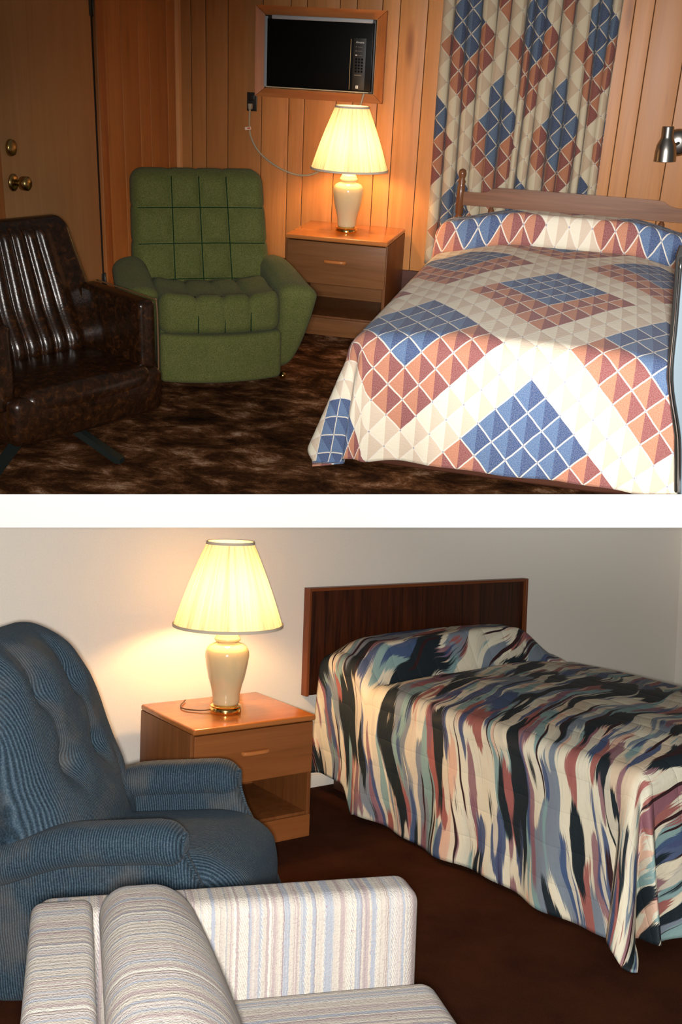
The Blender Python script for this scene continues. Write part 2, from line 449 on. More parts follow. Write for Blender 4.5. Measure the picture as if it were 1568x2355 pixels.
def weave(name, axis, seed):
    t = NT(name, 0.9, 0.1); o = t.sep(t.obj())
    k = {'x': o[0], 'y': o[1], 'z': o[2]}[axis]
    al = t.math('ADD', t.math('ADD', o[0], o[1]), o[2])
    k = t.math('ADD', k, t.math('MULTIPLY', t.noise(t.obj(), 60, 3, 0.7), 0.007))
    def n1(fr, sd, de=1): return t.noise(t.comb(t.math('MULTIPLY', k, fr), sd + seed, 0.0), 1, de, 0.5)
    c = t.ramp(n1(26, 1.0), [(0.3, (0.40, 0.36, 0.34)), (0.40, (0.29, 0.31, 0.35)), (0.48, (0.43, 0.39, 0.34)), (0.56, (0.34, 0.28, 0.27)), (0.66, (0.52, 0.50, 0.44))], 'CONSTANT')
    th = n1(150, 9.0, 2)
    c = t.mix(t.math('MULTIPLY', t.sstep(th, 0.52, 0.6), 0.55), c, (0.50, 0.46, 0.40))
    c = t.mix(t.math('MULTIPLY', t.sstep(n1(120, 17.0, 2), 0.60, 0.66), 0.7), c, (0.22, 0.15, 0.16))
    c = t.mix(t.math('MULTIPLY', t.sstep(n1(90, 23.0, 1), 0.62, 0.68), 0.6), c, (0.21, 0.23, 0.27))
    dash = t.math('GREATER_THAN', t.math('SINE', t.math('MULTIPLY', t.math('ADD', al, t.math('MULTIPLY', k, 1.5)), 520.0)), 0.1)
    dm = t.math('MULTIPLY', dash, t.sstep(n1(30, 31.0), 0.55, 0.6))
    c = t.mix(t.math('MULTIPLY', dm, 0.7), c, (0.55, 0.53, 0.47))
    nub = t.noise(t.obj(), 230, 3, 0.7); c = t.mix(t.math('MULTIPLY', t.sstep(nub, 0.5, 0.7), 0.5), c, (0.30, 0.25, 0.25))
    fl = t.noise(t.obj(), 60, 2, 0.6); c = t.mix(t.math('MULTIPLY', t.sstep(fl, 0.68, 0.74), 0.5), c, (0.27, 0.15, 0.17))
    t.col(c); t.bump(t.math('ADD', nub, t.math('MULTIPLY', th, 1.0)), 0.7, 0.004)
weave('weave_x', 'x', 0.0); weave('weave_y', 'y', 3.0)

t = NT('shag_carpet', 1.0, 0.05); o = t.obj()
v = t.scale(o, (1.0, 1.5, 1.0))
n = t.noise(v, 5.0, 7, 0.74, 0.4); nf = t.noise(o, 130, 3, 0.8)
f = t.math('ADD', t.math('MULTIPLY', n, 0.85), t.math('MULTIPLY', nf, 0.15))
c = t.ramp(f, [(0.36, (0.010, 0.004, 0.002)), (0.47, (0.060, 0.022, 0.007)), (0.55, (0.17, 0.070, 0.027)), (0.61, (0.40, 0.225, 0.13)), (0.69, (0.64, 0.47, 0.34))])
t.col(c); t.bump(t.math('ADD', nf, n), 1.0, 0.015)
t = NT('maroon_carpet', 1.0, 0.05); o = t.obj()
nf = t.noise(o, 240, 3, 0.8); n = t.noise(o, 5, 3, 0.6)
c = t.ramp(t.math('ADD', t.math('MULTIPLY', n, 0.4), t.math('MULTIPLY', nf, 0.6)), [(0.35, (0.022, 0.006, 0.003)), (0.65, (0.058, 0.018, 0.007))]); t.col(c); t.bump(nf, 0.7, 0.004)
t = NT('painted_wall', 0.8, 0.2); o = t.obj()
nf = t.noise(o, 160, 3, 0.7); c = t.ramp(nf, [(0.3, (0.70, 0.655, 0.58)), (0.7, (0.75, 0.705, 0.63))]); t.col(c); t.bump(nf, 0.25, 0.0015)

# ================================================================== THE SETTING
def yfront(x): return -3.33 + 0.3613 * (x - 0.265)
struct('floor_upper', fixn(prism([(-0.12, 0.09), (4.4, 0.09), (4.4, yfront(4.4)), (-0.12, yfront(-0.12))], 2, -0.04, 0.0)), 'shag_carpet', smooth=False)
# white ledge that closes the upper floor and looks down on the lower room
LG = [(0.411, -3.483, 0.160), (0.411, -3.483, 0.048), (0.265, -3.33, -0.04), (0.265, -3.33, 0.072),
      (3.284, -2.378, 0.144), (3.284, -2.378, 0.018), (3.348, -2.216, -0.04), (3.348, -2.216, 0.084)]
def ext(a, b, t): return tuple(a[i] + (b[i] - a[i]) * t for i in range(3))
LG = [ext(LG[i], LG[i + 4], -0.22) for i in range(4)] + [ext(LG[i], LG[i + 4], 1.35) for i in range(4)]
struct('trim_1', fixn((LG, [(0, 1, 2, 3), (4, 7, 6, 5), (0, 4, 5, 1), (1, 5, 6, 2), (2, 6, 7, 3), (3, 7, 4, 0)])), 'white_board', smooth=False)

wb = struct('wall_upper_back', box(-0.12, 4.42, 0.008, 0.09, 0, 2.4), 'groove_dark', smooth=False)
G = [0.012, 0.09, 0.177, 0.307, 0.507, 0.665, 0.755, 0.937, 1.03, 1.168, 1.264, 1.411, 1.56, 1.66, 1.81, 1.99, 2.09, 2.24, 2.35, 2.455, 2.55, 2.727, 2.87, 3.02, 3.17, 3.29, 3.45, 3.52, 3.70, 3.88, 3.97, 4.15, 4.26, 4.40]
for a, b in zip(G[:-1], G[1:]):
    obj('plank', bbox(a + 0.0018, b - 0.0018, -0.004, 0.012, 0.02, 2.4, 0.0025), 'pine_panel', wb)
struct('baseboard_upper_back', bbox(0.02, 4.4, -0.018, -0.004, 0, 0.30, 0.004), 'bed_base_wood')
struct('trim_2', fixn(prism([(0.0, -0.032), (0.0, 0.0), (0.03, -0.004), (0.022, -0.022), (0.008, -0.032)], 2, 0, 2.4)), 'corner_trim', smooth=False)

wl = struct('wall_upper_left', box(-0.12, -0.008, -3.3, 0.008, 0, 2.4), 'groove_dark', smooth=False)
GL = [-0.004, -0.14, -0.378, -0.515, -0.72, -0.94]
for a, b in zip(GL[:-1], GL[1:]):
    obj('plank', bbox(-0.012, 0.004, b + 0.0018, a - 0.0018, 0.0, 2.4, 0.0025), 'pine_panel', wl)
obj('plank', bbox(-0.012, 0.004, -3.25, -2.0, 0, 2.4, 0.0025), 'pine_panel', wl)
struct('trim_3', join(rbox(-0.01, 0.022, -1.022, -0.942, 0, 2.1, 0.006, (1, 1, 1), 2)), 'pine_trim')
struct('trim_4', join(rbox(-0.01, 0.022, -2.0, -1.94, 0, 2.1, 0.006, (1, 1, 1), 2)), 'pine_trim')
dr = struct('door_1', bbox(-0.03, 0.008, -1.925, -1.05, 0.01, 2.05, 0.003), 'door_veneer')
RX = Matrix.Rotation(PI / 2, 4, 'Y')
def turned(prof, y, z, seg=28): return xf(lathe(prof, seg), Matrix.Translation((0.008, y, z)) @ RX)
obj('deadbolt', turned([(0.003, 0), (0.034, 0.0), (0.035, 0.006), (0.031, 0.016), (0.02, 0.02), (0.012, 0.023), (0.0005, 0.024)], -1.845, 1.012), 'old_brass', dr)
kn = obj('knob', turned([(0.014, 0.006), (0.012, 0.03), (0.018, 0.036), (0.028, 0.042), (0.030, 0.055), (0.029, 0.072), (0.022, 0.078), (0.0005, 0.079)], -1.845, 0.872), 'old_brass', dr)
obj('rose', turned([(0.003, 0), (0.036, 0.0), (0.036, 0.007), (0.026, 0.013), (0.014, 0.014)], -1.845, 0.872), 'old_brass', kn)
for z in (0.25, 1.535):
    obj('hinge', join(bbox(0.006, 0.012, -1.062, -1.03, z, z + 0.09, 0.001), xf(lathe([(0.0001, -0.004), (0.006, 0), (0.006, 0.09), (0.0001, 0.094)], 12), Matrix.Translation((0.014, -1.036, z)))), 'dark_metal', dr)
struct('door_gap_shade', box(-0.02, 0.003, -1.05, -1.022, 0, 2.1), 'black_shadow_gap', smooth=False)  # black strip filling the gap beside the door, standing in for its shade

# lower room
def ztop_low(x): return min(1.75, (-0.05 + 1.52267 + 0.20112 * x) / 0.92796)
xs = [-1.05, -0.5, 0.5, 1.3, 2.2, 3.56]
poly = [(-1.05, -0.02), (3.62, -0.02)] + [(x, ztop_low(x)) for x in reversed([-1.05, -0.5, 0.2, 0.9, 1.6, 2.4, 3.62])]
struct('wall_lower_back', fixn(prism(poly, 1, 0.0, 0.06)), 'painted_wall', LOW, smooth=False)
struct('wall_lower_right', box(3.56, 3.62, -1.6, 0.0, -0.02, 1.5), 'painted_wall', LOW, smooth=False)
struct('floor_lower', box(-1.5, 3.62, -3.0, 0.06, -0.06, 0.0), 'maroon_carpet', LOW, smooth=False)
struct('baseboard_lower_back', bbox(-1.05, 3.56, -0.012, 0.0, 0, 0.06, 0.003), 'painted_wall', LOW)

# ================================================================== SHARED BUILDERS
def nightstand(label, room, x0, wd, yb, dp, h, sfx, group):
    t = thing('nightstand', label, 'nightstand', room, (x0 + wd / 2, yb - dp / 2, 0), 0, group)
    hw, hd = wd / 2, dp / 2; tt = 0.024
    zd0, zd1 = h * 0.53, h - tt - 0.006
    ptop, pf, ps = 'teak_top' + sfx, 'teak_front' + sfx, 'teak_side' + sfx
    # top with a rounded front nosing
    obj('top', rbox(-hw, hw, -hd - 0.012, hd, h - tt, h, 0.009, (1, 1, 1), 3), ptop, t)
    for s in (-1, 1):
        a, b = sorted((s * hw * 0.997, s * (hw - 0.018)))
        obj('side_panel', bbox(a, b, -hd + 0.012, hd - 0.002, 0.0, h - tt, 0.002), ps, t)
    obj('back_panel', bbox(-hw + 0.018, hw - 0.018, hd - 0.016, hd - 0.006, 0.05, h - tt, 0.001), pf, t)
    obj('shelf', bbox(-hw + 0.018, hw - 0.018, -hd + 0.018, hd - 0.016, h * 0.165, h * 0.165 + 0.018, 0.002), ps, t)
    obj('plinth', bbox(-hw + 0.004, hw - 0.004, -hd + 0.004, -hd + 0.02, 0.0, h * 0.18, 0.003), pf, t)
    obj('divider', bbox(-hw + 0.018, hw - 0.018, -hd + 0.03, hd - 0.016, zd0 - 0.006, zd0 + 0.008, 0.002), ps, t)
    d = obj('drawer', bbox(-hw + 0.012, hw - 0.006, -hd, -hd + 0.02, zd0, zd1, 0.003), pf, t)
    zc = zd0 + (zd1 - zd0) * 0.56
    obj('handle', rbox(-0.062, 0.062, -hd - 0.024, -hd + 0.001, zc - 0.009, zc + 0.009, 0.0085, (6, 1, 1), 3,
        lambda x, y, z, u, v, w_: (x, y if y > -hd - 0.004 else y + 0.012 * u ** 4, z)), 'teak_handle', d)
    return t

def table_lamp(label, room, loc, sc, bulb, group):
    t = thing('table_lamp', label, 'lamp', room, loc, 0, group)
    S = lambda pr: [(r * sc, z * sc) for r, z in pr]
    obj('base', lathe(S([(0.0005, 0), (0.060, 0), (0.062, 0.004), (0.062, 0.016), (0.058, 0.022), (0.060, 0.027), (0.052, 0.032), (0.0005, 0.034)]), 48), 'brass', t, sharp=50)
    obj('switch_knob', xf(lathe(S([(0.0005, 0), (0.006, 0), (0.006, 0.008), (0.0005, 0.01)]), 12), Matrix.Translation((0.025 * sc, -0.06 * sc, 0.012 * sc)) @ Matrix.Rotation(PI / 2, 4, 'X')), 'brass', t)
    body = [(0.0005, 0.033), (0.050, 0.033), (0.053, 0.04), (0.0535, 0.055), (0.054, 0.072), (0.059, 0.094), (0.064, 0.113), (0.071, 0.135), (0.0775, 0.167), (0.0835, 0.199),
            (0.0866, 0.2245), (0.0855, 0.240), (0.081, 0.252), (0.072, 0.263), (0.057, 0.271), (0.045, 0.276), (0.043, 0.281), (0.0005, 0.2815)]
    obj('vase_body', lathe(S(body), 56), 'ceramic', t)
    obj('vase_lid', lathe(S([(0.0005, 0.280), (0.044, 0.280), (0.0505, 0.285), (0.0515, 0.290), (0.050, 0.295), (0.046, 0.299), (0.0445, 0.304), (0.0405, 0.312), (0.032, 0.3185), (0.02, 0.322), (0.0005, 0.323)]), 48), 'ceramic', t)
    obj('neck', lathe(S([(0.0005, 0.321), (0.014, 0.321), (0.012, 0.33), (0.007, 0.333), (0.007, 0.36), (0.013, 0.362), (0.015, 0.37), (0.015, 0.40), (0.0005, 0.40)]), 24), 'brass', t)
    obj('bulb', lathe(S([(0.0005, 0.40), (0.013, 0.40), (0.014, 0.415), (0.026, 0.445), (0.030, 0.465), (0.026, 0.485), (0.014, 0.497), (0.0005, 0.50)]), 24), bulb, t)
    z0, z1, r0, r1 = 0.345, 0.668, 0.213, 0.092
    rng = random.Random(3); ph = [rng.uniform(0, 6.28) for _ in range(6)]
    def pleat(a, z): return 1 + 0.004 * math.sin(46 * a + ph[0]) + 0.003 * math.sin(17 * a + ph[1]) + 0.003 * math.sin(29 * a + ph[2])
    prof = [(lerp(r0, r1, i / 14) + 0.005 * math.sin(PI * i / 14), lerp(z0, z1, i / 14)) for i in range(15)]
    out = lathe(S(prof), 180, False, pleat)
    sh = obj('shade', out, 'shade_cloth', t)
    for r, z in ((r0, z0), (r1, z1)):
        ring = [(r - 0.003, z - 0.005), (r + 0.0035, z - 0.005), (r + 0.0035 - (0.002 if z > 0.5 else 0), z + 0.006), (r - 0.003, z + 0.006), (r - 0.003, z - 0.005)]
        obj('trim_band', lathe(S(ring), 96, False), 'shade_trim', sh, sharp=40)
    # spider wires that carry the shade
    sp = join(*[tube([(0, 0, 0.655 * sc), (r1 * 0.97 * sc * math.cos(a), r1 * 0.97 * sc * math.sin(a), 0.664 * sc)], 0.0018 * sc, 6) for a in (0.3, 2.4, 4.5)],
              *[tube(catmull([(sg * 0.012 * sc, 0, 0.40 * sc), (sg * 0.05 * sc, 0, 0.45 * sc), (sg * 0.05 * sc, 0, 0.56 * sc), (0, 0, 0.655 * sc)], 5), 0.0018 * sc, 6) for sg in (-1, 1)])
    obj('harp', sp, 'brass', t)
    return t

# ================================================================== UPPER ROOM: THINGS
nightstand('teak nightstand with drawer and open shelf against pine panelled wall beside green recliner', UP, 0.819, 0.56, -0.03, 0.489, 0.534, '', 'teak nightstands')
table_lamp('lit cream ginger-jar table lamp on nightstand in front of pine panelled wall', UP, (1.105, -0.32, 0.534), 0.955, 'bulb_glass', 'cream ginger-jar table lamps')

# --- air conditioner set in the wall
ac = thing('air_conditioner', 'black fronted wall air conditioner in mitred wooden frame above lamp', 'air conditioner', UP, (0.838, -0.004, 1.409))
ox, oz, ix, iz = 0.362, 0.229, 0.312, 0.186
def board(p):  # outer a,b  inner c,d as x,z -> bevelled board
    (ax, az), (bx, bz), (cx, cz), (dx, dz) = p
    V = [(ax, 0, az), (bx, 0, bz), (cx, 0, cz), (dx, 0, dz), (ax, -0.03, az), (bx, -0.03, bz), (cx, -0.018, cz), (dx, -0.018, dz)]
    return fixn((V, [(0, 1, 2, 3), (4, 5, 6, 7), (0, 1, 5, 4), (1, 2, 6, 5), (2, 3, 7, 6), (3, 0, 4, 7)]))
g = 0.0012
obj('frame_board', board([(-ox + g, oz), (ox - g, oz), (ix - g, iz), (-ix + g, iz)]), 'pine_trim_x', ac, smooth=False)
obj('frame_board', board([(-ox + g, -oz), (ox - g, -oz), (ix - g, -iz), (-ix + g, -iz)]), 'pine_trim_x', ac, smooth=False)
obj('frame_board', board([(-ox, -oz + g), (-ox, oz - g), (-ix, iz - g), (-ix, -iz + g)]), 'pine_trim', ac, smooth=False)
obj('frame_board', board([(ox, -oz + g), (ox, oz - g), (ix, iz - g), (ix, -iz + g)]), 'pine_trim', ac, smooth=False)
cs = obj('casing', bbox(-0.309, 0.305, -0.016, 0.0, -0.183, 0.183, 0.003), 'black_trim', ac)
obj('side_strip', bbox(-0.310, -0.294, -0.030, -0.012, -0.178, 0.178, 0.002), 'panel_grey', ac)
obj('top_strip', bbox(-0.268, 0.292, -0.042, -0.012, 0.164, 0.184, 0.004), 'panel_grey', ac)
fr = obj('front_panel', bbox(-0.292, 0.298, -0.040, -0.014, -0.172, 0.166, 0.004), 'black_front', ac)
obj('bottom_strip', bbox(-0.292, 0.285, -0.043, -0.014, -0.179, -0.173, 0.002), 'strip_cream', ac)
obj('gold_line', bbox(0.176, 0.179, -0.0412, -0.038, -0.165, 0.085, 0.0005), 'gold_line', fr)
cp = obj('control_panel', bbox(0.192, 0.262, -0.0425, -0.038, -0.166, 0.092, 0.002), 'black_trim', ac)
def text(s, size, mat, parent, loc):
    c = bpy.data.curves.new('lettering', 'FONT'); c.body = s; c.size = size; c.extrude = 0.0003; c.align_x = 'CENTER'
    o = bpy.data.objects.new('lettering', c); COL.objects.link(o); c.materials.append(M[mat]); o.parent = parent
    me = bpy.data.meshes.new_from_object(o.evaluated_get(bpy.context.evaluated_depsgraph_get()))
    bpy.data.objects.remove(o); o = bpy.data.objects.new('lettering', me); COL.objects.link(o); o.parent = parent
    o.location = loc; o.rotation_euler = (PI / 2, 0, 0); return o
text('Amana', 0.016, 'print_white', cp, (0.228, -0.0432, 0.066))
for i, z in enumerate((0.045, 0.025, 0.004)):
    obj('indicator', bbox(0.205, 0.210 + 0.002 * i, -0.0436, -0.042, z, z + 0.006, 0.0005), 'print_white' if i == 2 else 'print_dim', cp)
    obj('marking', bbox(0.216, 0.242, -0.0432, -0.042, z + 0.001, z + 0.004, 0.0003), 'print_dim', cp)
for r in range(5):
    for c_ in range(3):
        obj('button', bbox(0.206 + 0.016 * c_, 0.217 + 0.016 * c_, -0.0440, -0.042, -0.018 - 0.015 * r, -0.008 - 0.015 * r, 0.001), 'black_front', cp)
obj('marking', bbox(0.203, 0.243, -0.0432, -0.042, -0.094, -0.089, 0.0003), 'print_dim', cp)
ds = obj('display_square', bbox(0.214, 0.228, -0.0436, -0.042, -0.158, -0.143, 0.0005), 'print_white', cp)
obj('display_dot', bbox(0.219, 0.223, -0.0440, -0.043, -0.153, -0.148, 0.0004), 'black_front', ds)

# --- outlet with plug, cord
ot = thing('electrical_outlet', 'black outlet plate on pine panelled wall below corner of framed air conditioner', 'outlet', UP, (0.452, -0.004, 1.148))
obj('plate', bbox(-0.029, 0.029, -0.008, 0.0, -0.049, 0.049, 0.003), 'outlet_black', ot)
obj('socket', bbox(-0.016, 0.016, -0.011, -0.006, 0.008, 0.036, 0.003), 'outlet_black', ot)
pc = thing('power_cord', 'thin grey power cord sagging from black outlet behind lit lamp to air conditioner', 'cord', UP, (0, 0, 0))
obj('plug', rbox(0.437, 0.461, -0.042, -0.012, 1.108, 1.140, 0.006, (1, 1, 1), 3, lambda x, y, z, u, v, w_: (0.449 + (x - 0.449) * (1 - 0.25 * (1 - w_) / 2), y, z)), 'cord_grey', pc)
obj('cable', tube(catmull([(0.448, -0.032, 1.112), (0.446, -0.033, 1.06), (0.443, -0.022, 1.01), (0.452, -0.018, 0.96), (0.49, -0.016, 0.895), (0.56, -0.016, 0.838), (0.65, -0.018, 0.795),
    (0.74, -0.02, 0.776), (0.82, -0.03, 0.787), (0.90, -0.04, 0.834), (0.98, -0.035, 0.93), (1.06, -0.03, 1.08), (1.088, -0.045, 1.18), (1.10, -0.045, 1.228)], 6), 0.0055, 8), 'cord_grey', pc)
tg = obj('tag', xf(bbox(-0.018, 0.018, -0.0008, 0.0008, -0.008, 0.008, 0.0006), Matrix.Translation((0.437, -0.030, 1.008)) @ Matrix.Rotation(-0.15, 4, 'Y')), 'tag_paper', pc)
obj('tag_print', xf(bbox(-0.004, 0.014, -0.0012, 0.0, -0.004, 0.004, 0.0004), Matrix.Translation((0.437, -0.030, 1.008)) @ Matrix.Rotation(-0.15, 4, 'Y')), 'tag_red', tg)

# --- curtain
def curtain():
    x0, x1, z0, z1, nf, K = 1.50, 2.395, 0.36, 2.15, 14, 26
    NV = 50
    rng = random.Random(5); wv = [rng.uniform(0.6, 1.35) for _ in range(nf)]; tot = sum(wv)
    dep = [rng.uniform(0.07, 0.10) for _ in range(nf)]; ph = [rng.uniform(0, 6.28) for _ in range(nf)]
    prof = []                                    # one fold = rounded front bulge, then a deep narrow tuck
    for i in range(nf):
        xa = lerp(x0, x1, sum(wv[:i]) / tot); xb = lerp(x0, x1, sum(wv[:i + 1]) / tot); w_ = xb - xa; b = 0.30 * w_ + 0.010
        for k in range(16):
            a = math.radians(-78 + 156 * k / 15)
            prof.append((i, (xa + xb) / 2 + (w_ / 2 - 0.002) * math.sin(a) / math.sin(math.radians(78)), -0.075 - b * (math.cos(a) - 0.2)))
        for k in range(1, 11):
            t_ = k / 11; prof.append((i, xb - 0.002 + 0.004 * t_, -0.075 + dep[i] * math.sin(PI * t_) * 0.62))
    NU = len(prof) - 1
    def base(u, v):
        i, x, y = prof[round(u * NU)]
        sw = 0.006 * math.sin(2.3 * v + 0.7 * i) * (1 - v) + 0.004 * math.sin(6 * v + ph[i])
        return Vector((x + sw, y * lerp(0.97, 1.02, v), lerp(z0, z1, v)))
    arc = [0.0]
    for (i0, xa, ya), (i1, xb, yb) in zip(prof[:-1], prof[1:]): arc.append(arc[-1] + math.hypot(xb - xa, yb - ya))
    return grid(NU, NV, base, lambda u, v: (arc[round(u * NU)] / 0.118 + 0.9, -lerp(z0, z1, v) / 0.118 + 3.6))
cu = obj('curtain', curtain(), 'curtain_cotton')
tag(cu, 'pleated patchwork print curtain in blue, rust and beige behind headboard', 'curtain')
md = cu.modifiers.new('thick', 'SOLIDIFY'); md.thickness = 0.002

# --- wall sconce
sc_ = thing('wall_sconce', 'brushed metal bullet-shaped reading light on pine panelled wall above headboard', 'wall lamp', UP, (2.772, -0.004, 1.085))
def along_y(prof, seg=32): return xf(lathe(prof, seg), Matrix.Rotation(PI / 2, 4, 'X'))
obj('wall_plate', along_y([(0.0005, 0.0), (0.066, 0.0), (0.068, 0.006), (0.062, 0.02), (0.045, 0.032), (0.02, 0.038), (0.0005, 0.039)]), 'nickel', sc_)
obj('arm', tube([(0, -0.035, 0), (-0.02, -0.07, -0.01), (-0.045, -0.10, -0.02)], 0.008, 10), 'nickel', sc_)
shd = xf(lathe([(0.0005, 0.092), (0.028, 0.092), (0.030, 0.086), (0.030, 0.042), (0.034, 0.030), (0.047, 0.005), (0.053, -0.03), (0.0555, -0.075), (0.0525, -0.075), (0.050, -0.03), (0.044, 0.003), (0.027, 0.04), (0.0005, 0.06)], 40),
         Matrix.Translation((-0.062, -0.13, -0.01)) @ Matrix.Rotation(-0.06, 4, 'Y'))
obj('shade', shd, 'nickel', sc_, sharp=60)

# --- bed with headboard
bed = thing('bed', 'dark walnut bed with scalloped headboard rail and turned posts under patchwork bedspread', 'bed', UP, (2.305, -1.2, 0))
bx, by = 2.305, -1.2
for px in (1.688, 2.922):
    prof = [(0.022, 0), (0.022, 0.50), (0.026, 0.51), (0.017, 0.53), (0.022, 0.56), (0.024, 0.60), (0.022, 0.64), (0.016, 0.655), (0.022, 0.66), (0.022, 0.80), (0.017, 0.81), (0.022, 0.825), (0.015, 0.84), (0.021, 0.858), (0.0215, 0.87), (0.017, 0.885), (0.004, 0.892), (0.0005, 0.8925)]
    obj('post', xf(lathe(prof, 20), Matrix.Translation((px - bx, -0.150 - by, 0))), 'walnut_post', bed)
top = [(1.70, 0.775), (1.79, 0.775), (1.83, 0.783), (1.865, 0.803), (1.90, 0.808), (2.305, 0.809), (2.71, 0.808), (2.745, 0.803), (2.78, 0.783), (2.82, 0.775), (2.91, 0.775)]
poly = [(x - bx, z) for x, z in top] + [(2.91 - bx, 0.706), (1.70 - bx, 0.706)]
obj('headboard_rail', fixn(prism(poly, 1, -0.163 - by, -0.137 - by)), 'walnut_rail', bed, smooth=False)
obj('headboard_rail', bbox(1.70 - bx, 2.91 - bx, -0.163 - by, -0.137 - by, 0.40, 0.47, 0.004), 'walnut_rail', bed)
for i in range(8):
    xx = 1.86 + i * (2.75 - 1.86) / 7
    obj('spindle', xf(lathe([(0.008, 0.46), (0.012, 0.52), (0.018, 0.58), (0.010, 0.62), (0.014, 0.64), (0.018, 0.665), (0.016, 0.69), (0.009, 0.70), (0.009, 0.71)], 16), Matrix.Translation((xx - bx, -0.150 - by, 0))), 'walnut_post', bed)
obj('base', bbox(1.665 - bx, 2.95 - bx, -2.28 - by, -0.185 - by, 0.0, 0.14, 0.01), 'bed_base_wood', bed)
obj('mattress', rbox(1.66 - bx, 2.955 - bx, -2.24 - by, -0.185 - by, 0.14, 0.43, 0.05), 'mattress_ticking', bed)

def bedspread(x0, x1, yh, yf, rho, hem, ztop, uvfn, nx, ny, ripple, flare, cflare, bow=0.0):
    zt0 = ztop((x0 + x1) / 2, yf + 0.2); rmax = rho * PI / 2 + (zt0 - rho - hem)
    def place(s, y):
        cx = max(x0 + rho, min(x1 - rho, s)); cy = max(y, yf + rho)
        dx, dy = s - cx, y - cy
        r = math.hypot(dx, dy); z = ztop(cx, cy)
        if r < 1e-9: return (cx, cy, z)
        nx_, ny_ = dx / r, dy / r
        c2 = abs(2 * nx_ * ny_)
        re = r * (1 - 0.13 * c2)
        zt = z
        if re < rho * PI / 2: out, down = rho * math.sin(re / rho), rho * (1 - math.cos(re / rho))
        else:
            L = re - rho * PI / 2; k = lerp(flare, cflare, smoothstep(0.1, 0.9, c2)); a = math.atan(k)
            out, down = rho + L * math.sin(a) * smoothstep(0, 0.5, L / 0.3 + .2), rho + L * math.cos(a)
        frac = max(0.0, min(1.0, down / (zt - hem)))
        out += ripple(cx, cy, nx_, ny_) * frac ** 1.3
        z = zt - down
        if z < 0.012: out += (0.012 - z) * 0.6; z = 0.012
        return (cx + nx_ * out, cy + ny_ * out, z)
    S = [lerp(x0 + rho - rmax, x1 - rho + rmax, i / nx) for i in range(nx + 1)]
    Y = [lerp(yh, yf + rho - rmax, j / ny) for j in range(ny + 1)]
    return grid(nx, ny, lambda u, v: place(S[round(u * nx)], Y[round(v * ny)]), lambda u, v: uvfn(S[round(u * nx)], Y[round(v * ny)]))

# upper bedspread: crowned top, bolster over the pillows
def ztopA(x, y):
    e = min(x - 1.60, 3.02 - x)
    crown = 0.075 * smoothstep(0.0, 0.45, e) * lerp(0.45, 1.0, smoothstep(-2.3, -0.9, y))
    z = 0.505 + crown
    across = smoothstep(-0.06, 0.10, e)
    b = 0.135 * smoothstep(-0.455, -0.36, y) * (1 - 0.30 * smoothstep(-0.22, -0.06, y))
    z += b * (0.25 + 0.75 * across) - 0.012 * math.exp(-((y + 0.465) / 0.03) ** 2)
    return z
QA = [(-0.47, -5.3), (-0.62, -4.0), (-0.82, -2.0), (-1.14, 0.0), (-1.72, 4.0), (-2.10, 6.0), (-2.24, 6.65)]
def uvA(s, y):
    yc = -2.24
    if y >= -0.47: q = -8.3 - (y + 0.47) / 0.105
    elif y <= yc: q = 6.65 + (yc - y) / 0.124
    else:
        for (y0, q0), (y1, q1) in zip(QA[:-1], QA[1:]):
            if y >= y1: q = lerp(q0, q1, (y - y0) / (y1 - y0)); break
    return ((s - 2.29) / 0.1155, q)
def ripA(cx, cy, nx_, ny_):
    if ny_ < -0.999: return 0.010 * math.sin(9 * cx + 1) + 0.006 * math.sin(23 * cx) - 0.035 * math.exp(-((cx - 1.80) / 0.10) ** 2)
    if abs(nx_) > 0.999: return 0.012 * math.sin(8 * cy)
    a = math.atan2(-ny_, abs(nx_)) / (PI / 2)
    return -0.085 * math.exp(-((a - 0.60) / 0.13) ** 2) + 0.05 * math.exp(-((a - 0.22) / 0.16) ** 2)
bsA = obj('bedspread', bedspread(1.60, 3.02, -0.178, -2.33, 0.09, 0.055, ztopA, uvA, 170, 210, ripA, 0.07, 0.29), 'quilt_cotton')
tag(bsA, 'quilted patchwork bedspread of blue, rust and cream diamonds on bed by curtain', 'bedspread')
md = bsA.modifiers.new('thick', 'SOLIDIFY'); md.thickness = 0.006; md.offset = 1

# --- mirror panel cut by the frame at the foot of the bed
mp = thing('mirror_panel', 'narrow upright mirror panel with bright polished edge at foot of patchwork bed', 'mirror', UP, (2.80, -2.475, 0.118), 0.15)
def mir(dx0, dx1, y0, y1):
    zs = [0.0, 0.2, 0.4, 0.6, 0.80, 0.83]; lx = [0.03, -0.005, -0.065, -0.085, -0.105, -0.10]
    pl = [(lx[i] + dx0, zs[i]) for i in range(6)] + [(0.20 + dx1, zs[-1]), (0.20 + dx1, 0.0)]
    return fixn(prism(pl, 1, y0, y1))
obj('glass', mir(0.016, 0, -0.006, 0.004), 'pale_reflection', mp, smooth=False)
obj('backing', mir(0.0, 0, 0.004, 0.02), 'black_trim', mp, smooth=False)
obj('bevel_edge', tube(catmull([(0.042, -0.006, 0.0), (0.007, -0.006, 0.2), (-0.053, -0.006, 0.4), (-0.073, -0.006, 0.6), (-0.093, -0.006, 0.80)], 5), 0.007, 8), 'chrome', mp)

